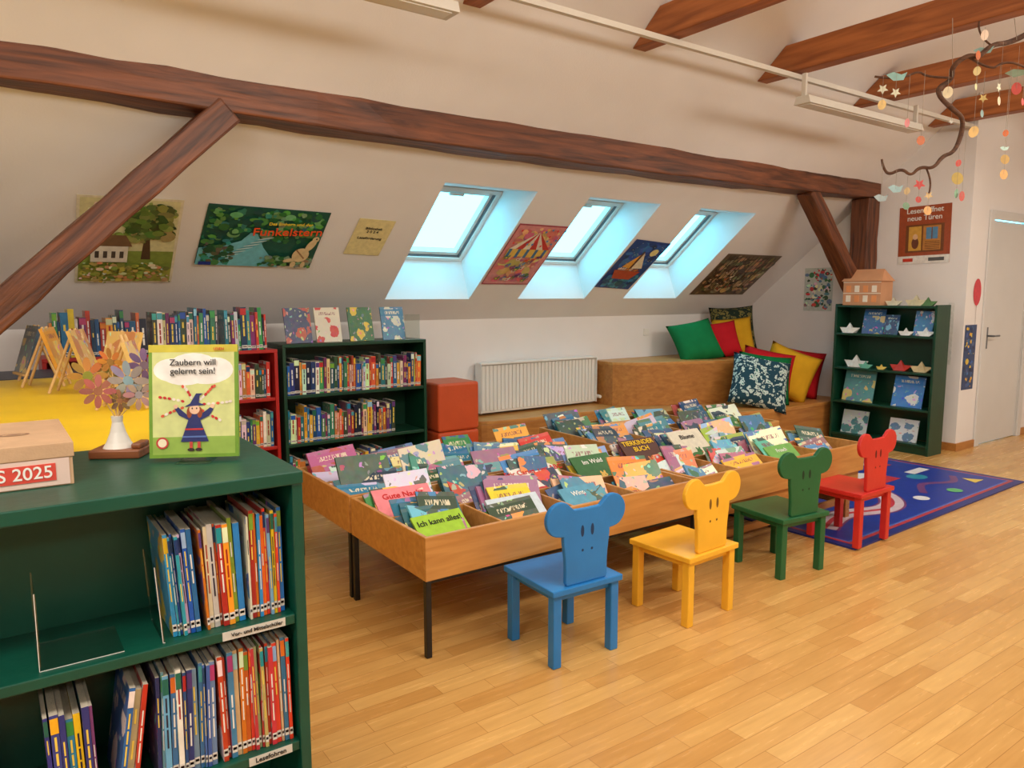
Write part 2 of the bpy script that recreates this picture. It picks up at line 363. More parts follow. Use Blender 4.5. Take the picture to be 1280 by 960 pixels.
mb.box(.025,.25,.09,W-.025,.262,.97,GREEN); mb.box(.025,.03,0,W-.025,.045,.066,GREEN)
g=mb.finish('green_bookcase',T(GX0,GY0,0),.003)
LBL=paint('label_paper',S(205,205,198),.6,.03)
mb=MB(); mb.box(-.07,0,0,.07,.001,.020,LBL); 
lab=mb.finish('shelf_label'); lab.parent=g; lab.matrix_local=T(.455+.75,.0045,.638)
text('Vor- und Mittelschüler',.0125,T(.006,-.001,.010)@Rot(90,'X'),TK,'label_text',lab)
mb=MB(); mb.box(-.05,0,0,.05,.001,.020,LBL)
lab2=mb.finish('shelf_label_low'); lab2.parent=g; lab2.matrix_local=T(.48+.75,.0045,.323)
text('Lesefohren',.016,T(0,-.001,.010)@Rot(90,'X'),TK,'label_text',lab2)
P1=[S(*c) for c in [(40,130,190),(230,225,210),(235,130,30),(120,170,50),(240,190,40),(200,50,40),(60,150,150),(225,100,40),(110,180,200)]]
P2=[S(*c) for c in [(215,60,40),(230,110,30),(200,50,60),(60,120,180),(190,190,120),(220,70,40)]]
P3=[S(*c) for c in [(60,60,150),(200,60,120),(240,200,40),(130,60,130),(110,190,80),(230,90,40),(225,225,225),(40,120,190)]]
P4=[S(*c) for c in [(40,70,150),(225,225,215),(60,110,180),(200,90,50),(40,50,110),(120,160,200)]]
mb=MB(); yb=GY0+.030
upright(mb,.292,.352,yb,.66,(.222,.24),(.17,.18),rng,[S(50,150,200),S(30,100,170),S(225,225,215)],-4,(.006,.010))
upright(mb,.362,.45,yb,.66,(.228,.245),(.17,.18),rng,P1,-3,(.006,.012))
upright(mb,.455,.542,yb,.66,(.235,.255),(.17,.18),rng,P2+P1,-1.5,(.005,.010))
upright(mb,.05,.135,yb-.01,.345,(.20,.225),(.17,.18),rng,P3,-2,(.007,.013))
upright(mb,.165,.205,yb-.01,.345,(.22,.24),(.17,.18),rng,P2+P3,7,(.007,.014))
upright(mb,.245,.375,yb-.01,.345,(.235,.25),(.17,.18),rng,P4,0,(.006,.011))
upright(mb,.38,.54,yb-.01,.345,(.24,.258),(.17,.18),rng,P2,-1.5,(.006,.011))
upright(mb,-.30,-.08,yb-.01,.345,(.22,.25),(.17,.18),rng,P3,0,(.007,.012))
mb.finish('childrens_books')
def bookend(M,w=.15,h=.16):
    mb=MB(); mb.box(0,0,0,w,.14,.003,ACRYL); mb.box(0,0,.003,.003,.14,h,ACRYL); mb.box(0,-.0008,0,w,0,.0012,WHITE); mb.box(-.0005,-.0008,0,.0008,0,h,WHITE); mb.finish('acrylic_bookend',M)
bookend(T(.045,GY0+.03,.6605))
bookend(T(.268,GY0+.022,.6605)@Rot(-3,'Y'),.004,.17)
def cab(name,x0,x1,y0,y1,h,top,body):
    mb=MB(); W=x1-x0;D=y1-y0
    mb.box(0,0,0,.022,D,h-.025,body); mb.box(W-.022,0,0,W,D,h-.025,body); mb.box(-.005,0,h-.025,W+.005,D,h,top)
    mb.box(.022,.01,.06,W-.022,D-.01,.08,body)
    for z in (.36,.68): mb.box(.022,.01,z-.02,W-.022,D-.01,z,body)
    mb.box(W/2-.01,.01,.08,W/2+.01,D-.01,h-.025,body)
    return mb.finish(name,T(x0,y0,0),.003)
cab('yellow_cabinet',-.6,.55,2.18,4.2,1.0,YEL,YEL)
cab('navy_cabinet',-1.3,.72,4.23,4.70,1.0,NAVY,NAVY)
bookcase('red_bookcase',.25,1.535,4.76,5.08,[.1,.42,.74,1.05],RED)
bookcase('dark_green_bookcase',1.58,2.64,4.80,5.12,[.08,.41,.735,1.075],DGREEN)
PB=[S(*c) for c in [(40,60,120),(30,100,160),(200,60,50),(235,230,215),(60,140,90),(225,180,60),(120,50,110),(220,120,60),(25,35,60),(40,130,150),(230,200,170),(60,80,60),(30,70,110)]]
mb=MB()
for z in (.42,.74): upright(mb,.28,1.50,4.775,z,(.17,.23),(.14,.18),rng,PB,0,(.012,.03))
for xa,xb in ((.30,.8),(.81,1.2),(1.22,1.5)): upright(mb,xa,xb,4.775,1.05,(.19,.27),(.14,.18),rng,PB,rng.uniform(-2,1),(.010,.034))
for z,x1 in ((.41,2.4),(.735,2.6)): upright(mb,1.61,x1,4.815,z,(.17,.25),(.14,.18),rng,PB,0,(.010,.032))
upright(mb,1.61,2.3,4.815,.08,(.18,.25),(.14,.18),rng,PB,0,(.012,.032))
for x,c,c2 in ((1.72,S(40,60,110),S(190,80,60)),(1.93,S(225,220,200),S(210,50,50)),(2.17,S(30,110,60),S(230,200,60)),(2.42,S(60,130,170),S(220,220,200))):
    faced(mb,T(x,4.86,1.077)@Rot(-14,'X'),.18,.24,.012,c,c2)
mb.finish('bookcase_books')
mb=MB(); mb.box(0,0,0,.12,.003,.18,ACRYL); mb.finish('acrylic_sign_holder',T(2.49,4.84,1.076))
def easel(x,y,ang,c,c2,w=.18,h=.22,z=1.0):
    M=T(x,y,z)@Rot(ang,'Z'); mb=MB()
    for s in (-.05,.05):
        mb.cyl((s,-.03,.004),(s*.6,.045,.26),.006,.006,PINE); mb.cyl((s*.6,.04,.24),(s,.13,.004),.006,.006,PINE)
    mb.box(-.08,-.045,.035,.08,-.02,.045,PINE)
    faced(mb,T(0,-.035,.047)@Rot(-17,'X'),w,h,.014,c,c2)
    mb.finish('book_easel',M)
easel(.16,4.06,-78,S(70,90,110),S(210,180,90)); easel(.26,3.80,72,S(225,160,50),S(240,200,80))
easel(.34,3.50,68,S(215,175,90),S(190,120,60)); easel(.42,3.20,-60,S(225,185,100),S(200,130,60))
easel(.44,2.90,70,S(230,195,120),S(190,110,50),.16,.2)
# ---------------------------------------------------------------- items on foreground cabinet
def board(name,M,w,h,bg,paintf=None,th=.002,seed=0,edge=None):
    mb=MB(); mb.box(-w/2,-h/2,-th,w/2,h/2,0,edge or PRINT,bg)
    if paintf: paintf(mb,w,h,random.Random(seed))
    return mb.finish(name,M)
def busy(mb,x0,y0,x1,y1,pal,n,rng,smin=.03,smax=.12):
    W=x1-x0;H=y1-y0
    for i in range(n):
        r=rng.uniform(smin,smax)*min(W,H); cx=rng.uniform(x0+r,x1-r); cy=rng.uniform(y0+r,y1-r); c=vary(rng.choice(pal),rng,.25)
        k=rng.random(); t0=rng.uniform(0,6.28)
        if k<.4: mb.ell(cx,cy,r,r*rng.uniform(.45,1),c,0,12)
        else:
            m=rng.randint(5,9); mb.poly([(cx+r*rng.uniform(.5,1)*math.cos(t0+6.283*j/m),cy+r*rng.uniform(.5,1)*math.sin(t0+6.283*j/m)) for j in range(m)],c)
def critter(mb,x,y,s,c,c2):
    # little picture-book animal: body, head, ears, legs, eye
    mb.ell(x,y,s,s*.62,c); mb.ell(x+s*.9,y+s*.6,s*.48,s*.45,c); mb.ell(x+s*.65,y+s*1.05,s*.16,s*.28,c,.3); mb.ell(x+s*1.1,y+s*1.05,s*.16,s*.28,c,-.3)
    for q in (-.6,-.2,.35,.7): mb.rect(x+s*q-s*.1,y-s*1.05,x+s*q+s*.1,y-s*.3,c)
    mb.ell(x-s*.1,y-s*.1,s*.5,s*.3,c2); mb.ell(x+s*1.02,y+s*.68,s*.07,s*.08,S(20,20,25)); mb.ell(x+s*1.3,y+s*.5,s*.1,s*.08,c2)
def p_witch(mb,w,h,rng):
    mb.rect(-w/2+.008,-h/2+.008,w/2-.008,h/2-.008,S(214,222,150))
    mb.rect(-w/2+.008,-h/2+.008,w/2-.008,-h/2+.05,S(150,185,80))
    for cx,cy,rx,ry in ((-.05,.075,.042,.028),(0,.08,.06,.036),(.05,.075,.042,.030),(-.02,.06,.05,.022),(.03,.062,.05,.022)): mb.ell(cx,cy,rx,ry,S(248,246,242))
    mb.rect(-w/2,h/2-.018,w/2,h/2,S(205,195,60)); 
    for i in range(44):
        t=i*.9; r=.025+.0016*i
        mb.ell(max(-.085,min(.085,.0+r*math.cos(t)*.95)),max(-.06,min(.035,-.008+r*.6*math.sin(t))),.0042,.0032,rng.choice([S(200,40,40),S(220,90,60),S(240,230,220)]),t)
    B=S(35,45,110)
    mb.poly([(-.03,-.098),(.034,-.098),(.016,-.05),(.012,-.03),(-.008,-.03),(-.014,-.05)],B); mb.poly([(-.012,-.036),(-.010,-.047),(-.034,-.034),(-.044,-.018),(-.036,-.014)],B); mb.poly([(.012,-.036),(.012,-.048),(.036,-.036),(.046,-.02),(.038,-.016)],B)
    mb.ell(-.041,-.013,.005,.005,S(235,195,165)); mb.ell(.043,-.013,.005,.005,S(235,195,165))
    mb.ell(-.010,-.028,.006,.013,S(150,70,30)); mb.ell(.014,-.028,.006,.013,S(150,70,30)); mb.ell(.002,-.020,.012,.012,S(235,195,165)); mb.poly([(-.022,-.014),(.026,-.010),(.012,-.004),(.014,.012),(.022,.018),(.006,.018),(-.008,-.006)],B)
    for q in (-.003,.007): mb.ell(q,-.018,.0016,.0022,S(30,30,30))
    for q in (-.010,.008): mb.rect(q,-.115,q+.007,-.098,S(200,70,60)); mb.ell(q+.003,-.117,.008,.004,S(50,30,30))
    mb.rect(-.020,-.070,.022,-.066,S(200,50,50)); mb.rect(-.026,-.088,.029,-.084,S(90,120,190))
    mb.ell(-.072,-.1,.014,.014,S(200,60,60)); mb.ell(-.072,-.1,.010,.010,S(240,230,200))
d=Vector((.177,-.092,0)).normalized()
upv=Vector((0,0,1))*math.cos(R(8))+Vector((-d.y,d.x,0))*math.sin(R(8))
bk=board('picture_book',frame((.404,1.894,1.006+.136*math.cos(R(8))+.004),d,upv),.205,.272,S(115,160,50),p_witch,.012,3)
text('Zaubern will\ngelernt sein!',.021,T(0,.082,.0055),TK,'title_text',bk)
text('LESEN',.009,T(.06,.125,.0055),TR,'publisher_text',bk)
mb=MB(); mb.M=frame((.404,1.885,1.0),d,(0,0,1)); mb.box(-.04,0.001,0,.04,.004,.045,ACRYL); mb.box(-.04,.001,-.05,.04,.003,.0,ACRYL); mb.finish('acrylic_book_stand')
e=empty('paper_flower_vase',T(.262,2.055,1.0)@Rot(-30,'Z'))
mb=MB(); DW=wood('walnut_block',S(110,60,35),S(150,90,55),.4); mb.box(-.06,-.045,0,.06,.045,.022,DW); mb.box(.035,-.03,.022,.058,.03,.035,DW); mb.finish('wood_base',None,.004,e)
mb=MB(); prof=[(.036,.022),(.028,.035),(.018,.06),(.012,.085),(.014,.10)]
for a,b in zip(prof,prof[1:]): mb.cyl((-.005,0,a[1]),(-.005,0,b[1]),a[0],b[0],WHITE,n=20)
mb.finish('white_vase',None,0,e)
rf=random.Random(5)
fl=[(-.07,.01,.20,.047,S(185,135,65)),(-.035,-.02,.165,.042,S(160,90,75)),(-.01,.0,.235,.037,S(200,135,60)),(.035,-.015,.19,.052,S(175,172,172)),(.065,.01,.225,.044,S(125,100,135)),(.02,.02,.165,.037,S(165,140,110)),(-.03,.02,.215,.034,S(200,175,100)),(.06,-.02,.155,.038,S(165,140,125)),(.01,-.01,.14,.03,S(150,105,80))]
for k,(x,y,z,r,c) in enumerate(fl):
    mb=MB(); mb.dz=.00012; mb.cyl((-.005,0,.09),(x,y,z),.0015,.0015,PINE,n=6)
    mb.M=T(x,y-.004,z)@Rot(90+rf.uniform(-15,15),'X')@Rot(rf.uniform(-15,15),'Y')
    for j in range(8):
        t=j*math.pi/4; mb.ell(r*.62*math.cos(t),r*.62*math.sin(t),r*.38,r*.19,vary(c,rf,.25),t,12)
    mb.ell(0,0,r*.25,r*.25,vary(c,rf,.4)); mb.finish('flower_%d'%k,None,0,e)
e=empty('cardboard_box',T(-.06,1.975,1.0))
mb=MB(); mb.box(-.2,-.175,0,.197,.175,.088,CARD); mb.box(-.203,-.178,.06,.2,-.172,.09,CARD); mb.box(-.203,-.178,.088,.2,.178,.0915,CARD)
mb.finish('box_body',None,.002,e)
mb=MB(); mb.box(-.19,-.1772,.003,.19,-.1756,.059,textm('label_pale',S(225,200,188))); mb.box(-.17,-.1790,.014,.165,-.1774,.050,textm('label_red',S(215,75,62))); mb.finish('label',None,0,e)
text('LESEPASS 2025',.036,T(.16,-.1798,.032)@Rot(90,'X'),TW,'label_text',e,'RIGHT')
mb=MB(); mb.M=T(.0,0,.0922)
for rr in (.03,.022,.014): mb.ell(.1,-.02,rr,rr*.6,S(160,120,95) if rr!=.022 else S(200,165,130))
mb.finish('stamp',None,0,e)
# ---------------------------------------------------------------- book troughs
COV=[S(*c) for c in [(40,120,170),(25,90,120),(225,222,210),(110,180,200),(60,130,75),(225,215,170),(200,60,50),(240,195,60),(30,60,100),(150,185,80),(230,140,60),(200,212,220),(70,140,150),(170,110,140),(50,75,60),(240,235,225),(30,100,140),(80,150,190),(30,80,70),(235,230,215)]]
def trough(x0,y0,w,d,legs,seed,cols=4,z0=.31,z1=.484,pal=COV,nb=(9,12)):
    rng=random.Random(seed); t=.018; mb=MB()
    mb.box(0,0,z0,w,t,z1,BEECH); mb.box(0,d-t,z0,w,d,z1,BEECH); mb.box(0,t,z0,t,d-t,z1,BEECH); mb.box(w-t,t,z0,w,d-t,z1,BEECH)
    mb.box(t,t,z0,w-t,d-t,z0+.012,BEECHD)
    mb.box(t,d/2-.006,z0+.012,w-t,d/2+.006,z1-.01,BEECH)
    for i in range(1,cols): mb.box(w*i/cols-.006,t,z0+.012,w*i/cols+.006,d-t,z1-.012,BEECH)
    if legs=='metal':
        for x in (.0,w-.026):
            for y in (.0,d-.026): mb.box(x+.002,y+.002,0,x+.026,y+.026,z0,BLACK)
        mb.box(.01,.02,z0-.02,w-.01,.035,z0,BLACK)
    else:
        for x in (.06,w-.11):
            for y in (.04,d-.09): mb.box(x,y,0,x+.045,y+.045,z0,BEECHD)
            mb.box(x+.01,.085,.09,x+.035,d-.09,.13,BEECHD)
        mb.box(.105,.05,.10,w-.11,.075,.14,BEECHD)
        mb.box(.02,.02,z0-.07,w-.02,.04,z0,BEECHD)
    mb.finish('book_trough',T(x0,y0,0),.003)
    mb=MB(); zb=z0+.016
    cw=w/cols
    for i in range(cols):
        for j in range(2):
            ys=t+.006 if j==0 else d/2+.01; ye=ys+d/2-.06
            n=rng.randint(*nb); full=rng.uniform(.7,1); lean=rng.uniform(-3,10)
            for k in range(n):
                f=(k/(n-1))**.72
                y=ys+(ye-ys-.12)*f*full+.012
                W=min(rng.choice([.18,.22,.25,.28,.30])+rng.uniform(-.01,.01),cw-.055); H=rng.choice([.18,.22,.25,.28,.30])+rng.uniform(-.01,.01)
                if k==0: H=rng.uniform(.2,.26)
                xc=cw*(i+.5)+rng.uniform(-1,1)*max(0,(cw-.03-W)/2-.008)
                tilt=50+lean-k*2.2+rng.uniform(-6,6)
                faced(mb,T(xc,y,zb+.004)@Rot(rng.gauss(0,5),'Z')@Rot(rng.gauss(0,5),'Y')@Rot(-tilt,'X'),W,H,rng.choice([.003,.0045,.008,.012]),vary(rng.choice(pal),rng,.3),vary(rng.choice(COV),rng,.3))
    return mb.finish('picture_books',T(x0,y0,0))
BL=COV+[S(30,90,130),S(40,120,150),S(30,60,80),S(60,120,90),S(40,80,60),S(90,150,160),S(30,100,140)]*2
trough(1.31,2.41,1.54,.70,'metal',1,nb=(8,10))
trough(1.31,3.13,1.54,.70,'metal',2,pal=BL)
trough(2.87,2.44,1.56,.76,'wood',3)
trough(3.1,3.24,1.60,.80,'wood',4,pal=BL)
def p_gen(pal):
    def f(mb,w,h,rng):
        mb.rect(-w*.46,-h*.46,w*.46,-h*.22,pal[-1]); busy(mb,-w*.46,-h*.46,w*.46,-h*.1,pal,12,rng,.12,.3)
        critter(mb,-w*.05,-h*.1,w*.17,pal[0],pal[1])
    return f
def tbook(x,y,z,w,h,tilt,bg,pal,txt,tm,seed,yaw=0):
    t=R(tilt); M=T(x,y,z)@Rot(yaw,'Z')@frame((0,math.sin(t)*h/2,math.cos(t)*h/2),(1,0,0),(0,math.sin(t),math.cos(t)))
    o=board('picture_book',M,w,h,bg,p_gen(pal),.009,seed,None)
    text(txt,h*.14,T(0,h*.34,.0025),tm,'title_text',o)
zb=.335
tbook(1.50,2.432,zb,.24,.27,54,S(160,205,60),[S(200,60,40),S(240,220,100),S(60,120,60)],'Ich kann alles!',TK,1,3)
tbook(1.50,2.78,zb+.01,.28,.30,54,S(240,140,150),[S(240,230,220),S(120,170,80),S(190,60,60)],'Gute Nacht',TR,2,-3)
tbook(1.87,2.43,zb,.27,.28,53,S(205,220,232),[S(40,70,130),S(120,150,190),S(90,120,60)],'Streiflinge',TK,3,-2)
tbook(2.27,2.78,zb+.01,.30,.31,54,S(235,232,225),[S(200,60,60),S(60,60,60),S(240,200,60)],"Eric Carles Tier-ABC",TR,4,2)
tbook(2.64,2.78,zb+.01,.27,.29,50,S(50,110,60),[S(230,190,90),S(30,70,40),S(200,220,120)],'Im Wald',TW,5)
tbook(3.07,2.84,zb+.01,.28,.32,48,S(80,38,28),[S(200,120,60),S(120,60,30)],'TIERKINDER\nBUCH',TY,6)
tbook(3.48,2.84,zb+.01,.28,.33,48,S(225,220,200),[S(60,120,60),S(210,60,50),S(80,140,180)],'Bäume',TK,7)
tbook(3.84,2.46,zb,.26,.26,50,S(120,180,90),[S(40,90,60),S(240,220,100)],'Frosch',TW,8)
tbook(2.25,2.43,zb,.23,.26,51,S(90,160,190),[S(230,230,220),S(40,80,110)],'Winter',TW,9,3)
# ---------------------------------------------------------------- mouse chairs
def inside(x,z):
    if (abs(x)-.125)**2+(z-.572)**2<=.066**2: return True
    if .31<=z<=.600+.03*abs(x):
        hw=.100+.012*math.exp(-((z-.50)/.07)**2)
        return abs(x)<=hw
    return False
def mouse_outline():
    c=(0,.53); pts=[]
    N=140
    for i in range(N):
        t=2*math.pi*i/N; r=.3
        while r>0 and not inside(c[0]+r*math.cos(t),c[1]+r*math.sin(t)): r-=.001
        pts.append((c[0]+r*math.cos(t),c[1]+r*math.sin(t)))
    return pts
MO=mouse_outline()
def chair(x,y,rot,col,dark):
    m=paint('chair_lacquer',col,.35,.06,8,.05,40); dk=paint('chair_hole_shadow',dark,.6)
    mb=MB(); a=.17
    mb.box(-a,-a,.285,a,a,.31,m)
    mb.box(-a+.03,-a+.03,.255,a-.03,a-.03,.285,m)
    L=.038
    for sx in (-1,1):
        for sy in (-1,1):
            x0=sx*.14-L/2; y0=sy*.14-L/2; mb.box(x0,y0,0,x0+L,y0+L,.285,m)
    mb.M=frame((.0,-a+.035,0),(1,0,0),(0,0,1)); mb.prism(MO,0,.02,m)
    mb.M=T(0,-a+.035,0)
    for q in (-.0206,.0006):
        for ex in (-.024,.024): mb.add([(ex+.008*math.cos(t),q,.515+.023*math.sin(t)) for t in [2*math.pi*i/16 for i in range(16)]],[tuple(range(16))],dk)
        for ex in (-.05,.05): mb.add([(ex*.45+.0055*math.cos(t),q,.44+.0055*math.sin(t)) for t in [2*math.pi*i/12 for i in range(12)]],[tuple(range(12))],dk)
    mb.M=Matrix()
    return mb.finish('mouse_chair',T(x,y,0.0)@Rot(rot,'Z'),.004)
chair(1.82,2.215,-2,S(35,120,190),S(15,50,90))
chair(2.485,2.175,3,S(240,182,50),S(120,80,15))
chair(3.29,2.245,-6,S(25,95,55),S(8,40,20))
c4=chair(3.985,2.27,0,S(205,45,40),S(90,12,12)); c4.location.z=.012
# ---------------------------------------------------------------- rug
mb=MB(); RB=S(16,50,150)
W,H=2.45,1.2
mb.box(0,0,0,W,H,.010,PRINT,S(16,40,120)); mb.z=.0105; mb.dz=.0001
mb.rect(.05,.05,W-.05,H-.05,S(175,50,62)); mb.rect(.075,.075,W-.075,H-.075,S(70,100,180)); mb.rect(.09,.09,W-.09,H-.09,RB)
def ribbon(pts,w,col):
    c=cat(pts,8); L=[];Rr=[]
    for i,p in enumerate(c):
        q=c[min(i+1,len(c)-1)]; r=c[max(i-1,0)]; dx,dy=q[0]-r[0],q[1]-r[1]; n=math.hypot(dx,dy) or 1
        L.append((p[0]-dy/n*w/2,p[1]+dx/n*w/2)); Rr.append((p[0]+dy/n*w/2,p[1]-dx/n*w/2))
    mb.z+=.0002
    vs=[(x,y,mb.z) for x,y in L]+[(x,y,mb.z) for x,y in Rr]; n=len(L)
    mb.add(vs,[(n+i,n+i+1,i+1,i) for i in range(n-1)],PRINT,col)
rp=[(.2,.3),(.55,.38),(.9,.28),(1.15,.36),(1.3,.58),(1.1,.82),(.8,.84)]
ribbon(rp,.17,S(120,60,110)); ribbon(rp,.14,S(205,185,195)); ribbon(rp,.03,S(190,50,65))
ribbon([(1.5,.3),(1.75,.42),(2.0,.32),(2.2,.4)],.05,S(110,60,120))
mb.rect(1.5,.6,1.8,.78,S(190,45,60)); mb.poly([(1.46,.78),(1.84,.78),(1.65,.92)],S(225,225,228)); mb.ell(1.95,.55,.09,.07,S(40,140,170)); mb.rect(2.02,.6,2.28,.68,S(225,225,228)); mb.rect(1.95,.86,2.2,.93,S(190,50,60)); mb.rect(2.0,.95,2.15,1.03,S(225,225,228))
mb.ell(.5,.7,.14,.11,S(190,45,60)); mb.ell(.5,.7,.08,.06,S(235,205,90)); mb.rect(1.3,.95,1.6,1.02,S(60,160,180)); mb.poly([(2.1,.2),(2.25,.2),(2.175,.32)],S(235,205,90)); mb.ell(.95,.58,.09,.08,S(60,160,180)); mb.ell(1.35,.25,.06,.05,S(225,225,228)); mb.rect(.25,.9,.5,1.0,S(90,60,130)); mb.ell(1.75,.2,.06,.05,S(90,180,110)); mb.rect(1.35,.66,1.44,.8,S(235,205,90))
mb.finish('childrens_play_rug',T(3.83,2.13,.001)@Rot(2,'Z'))
# ---------------------------------------------------------------- podium seat
edge=cat([(3.25,5.3),(3.3,5.08),(3.7,5.0),(4.3,4.98),(4.75,4.75),(5.1,4.4),(5.5,4.15),(6.0,4.08),(6.58,4.08)],6)
pod=edge+[(6.83,4.08),(7.03,4.08),(7.03,5.38),(3.25,5.38)]
mb=MB(); mb.prism(pod,0,.33,BEECHD); mb.prism(pod,.33,.36,BEECH)
edge2=cat([(4.78,5.1),(4.95,4.95),(5.4,4.78),(5.9,4.62),(6.4,4.55),(6.7,4.5)],6)
up=[(4.78,5.38)]+edge2+[(7.03,4.48),(7.03,5.38)]
mb.prism(up,.36,.74,BEECHD); mb.prism(up,.74,.77,BEECH)
mb.finish('corner_seating_podium',None,.004)
FOAM=paint('orange_vinyl',S(200,80,38),.45,.06,6,.1,40)
mb=MB(); mb.box(-.18,-.18,0,.18,.18,.37,FOAM); mb.box(-.18,-.18,.373,.18,.18,.74,FOAM); mb.finish('foam_cube_stool',T(2.90,4.95,0),.02,None,4)
mb=MB(); W=1.3; H=.43
mb.box(0,.03,0,W,.09,H,WHITE)
for i in range(32):
    x=.01+i*(W-.02)/32; mb.box(x+.006,.018,.02,x+.032,.03,H-.02,WHITE)
mb.box(-.004,.0,H-.012,W+.004,.095,H+.006,WHITE); mb.box(-.006,.0,0,0,.095,H,WHITE); mb.box(W,.0,0,W+.006,.095,H,WHITE)
mb.cyl((W+.006,.05,.05),(W+.035,.05,.05),.012,.012,WHITE); mb.cyl((W+.025,.02,.05),(W+.025,-.03,.05),.018,.015,WHITE)
mb.box(.2,.09,.1,.24,.13,.3,WHITE); mb.box(W-.24,.09,.1,W-.2,.13,.3,WHITE)
mb.finish('radiator',T(3.42,5.255,.385),.003)
mb=MB(); mb.box(-.035,-.012,-.035,.035,0,.035,WHITE); mb.cyl((0,-.013,0),(0,-.008,0),.02,.02,WHITE); mb.finish('wall_socket',T(5.5,5.389,1.02),.003)
# ---------------------------------------------------------------- cushions
def patmat(name,c1,c2,c3):
    m,n,l,b=newmat(name,.85,.2); tc=n.new('ShaderNodeTexCoord'); vo=n.new('ShaderNodeTexVoronoi'); vo.inputs['Scale'].default_value=20
    no=n.new('ShaderNodeTexNoise'); no.inputs['Scale'].default_value=14; l.new(tc.outputs['Object'],no.inputs['Vector'])
    sc=n.new('ShaderNodeVectorMath'); sc.operation='SCALE'; sc.inputs['Scale'].default_value=.16; l.new(no.outputs['Color'],sc.inputs[0])
    ad=n.new('ShaderNodeVectorMath'); ad.operation='ADD'; l.new(tc.outputs['Object'],ad.inputs[0]); l.new(sc.outputs['Vector'],ad.inputs[1]); l.new(ad.outputs['Vector'],vo.inputs['Vector'])
    r=ramp(n,[(.0,c3),(.16,c3),(.20,c2),(.40,c2),(.46,c1)]); r.color_ramp.interpolation='CONSTANT'
    l.new(vo.outputs['Distance'],r.inputs['Fac']); l.new(r.outputs['Color'],b.inputs['Base Color']); return m
def cushion(x,y,z,s,yaw,tilt,roll,m):
    N=14; vs=[];fs=[]
    for side in (1,-1):
        for j in range(N+1):
            for i in range(N+1):
                u=-1+2*i/N; v=-1+2*j/N
                t=.08*s/.42*max(0,(1-u**4))**.55*max(0,(1-v**4))**.55
                vs.append((u*s/2*(1-.07*(1-v*v)),v*s/2*(1-.07*(1-u*u)),side*t))
    n1=(N+1)**2
    for j in range(N):
        for i in range(N):
            a=j*(N+1)+i; fs.append((a,a+1,a+N+2,a+N+1)); fs.append((n1+a,n1+a+N+1,n1+a+N+2,n1+a+1))
    mb=MB(); mb.add(vs,fs,m,smooth=True)
    M=T(x,y,z)@Rot(yaw,'Z')@Rot(90-tilt,'X')@Rot(roll,'Z')
    o=mb.finish('cushion',M); w=o.modifiers.new('w','WELD'); w.merge_threshold=.0005; return o
CG=paint('cushion_green',S(25,110,60),.9,.08,8,.2,80,.1);CR=paint('cushion_red',S(185,30,38),.9,.08,8,.2,80,.1);CY=paint('cushion_mustard',S(205,155,35),.9,.08,8,.2,80,.1)
PJ=patmat('cushion_jungle',S(35,70,85),S(195,212,205),S(60,115,110)); PD=patmat('cushion_dark_leaf',S(35,48,38),S(120,110,60),S(25,70,60))
cushion(5.76,4.96,.935,.47,-30,35,12,CG); cushion(6.08,4.92,.94,.40,-35,28,8,CR); cushion(6.33,4.95,.96,.42,-35,20,5,CY); cushion(6.48,5.08,1.04,.48,-32,14,3,PD)
cushion(5.86,4.27,.585,.54,-35,32,-14,PJ); cushion(6.05,4.36,.60,.50,-38,24,-8,CG); cushion(6.17,4.42,.63,.50,-40,18,-12,CR); cushion(6.40,4.34,.635,.50,-45,16,-22,CY); cushion(6.66,4.42,.62,.48,-52,12,-10,CR)
# ---------------------------------------------------------------- posters
def slope_board(name,x0,x1,y0,y1,bg,pf,seed,rot=0):
    c=((x0+x1)/2,(y0+y1)/2,sz((y0+y1)/2)); h=(y1-y0)*math.sqrt(1+K*K)
    M=frame(c,(1,0,0),(0,-1,K))@T(0,0,.006)@Rot(rot,'Z')
    return board(name,M,x1-x0,h,bg,pf,.002,seed)
def p_meadow(mb,w,h,rng):
    mb.rect(-w/2+.015,-h/2+.015,w/2-.015,h/2-.015,S(225,222,170))
    busy(mb,-w*.47,h*.15,w*.1,h*.47,[S(235,228,190),S(240,232,205),S(215,215,170)],40,rng,.1,.3)
    mb.rect(-w/2+.015,-h/2+.015,w/2-.015,-h*.1,S(140,160,70)); mb.rect(-w/2+.015,-h/2+.015,w/2-.015,-h*.32,S(175,178,80))
    mb.poly([(w*.14,-h*.2),(w*.24,-h*.2),(w*.2,h*.15),(w*.16,h*.15)],S(90,65,40))
    busy(mb,-w*.12,h*.0,w*.48,h*.47,[S(80,105,50),S(105,130,60),S(65,88,42),S(130,145,75),S(160,160,90)],170,rng,.04,.15)
    busy(mb,-w*.48,h*.0,w*.2,h*.14,[S(125,145,70),S(105,130,60),S(150,160,90)],60,rng,.1,.3)
    mb.rect(-w*.36,-h*.22,w*.0,-h*.03,S(232,225,208)); mb.poly([(-w*.4,-h*.03),(w*.04,-h*.03),(-w*.03,h*.1),(-w*.33,h*.1)],S(125,95,65))
    for q in (-.32,-.24,-.16,-.08): mb.rect(w*q,-h*.17,w*(q+.04),-h*.09,S(80,70,60))
    busy(mb,-w*.48,-h*.48,w*.48,-h*.2,[S(205,190,90),S(110,135,60),S(215,165,110),S(235,230,210),S(150,165,80),S(180,175,85)],170,rng,.03,.12)
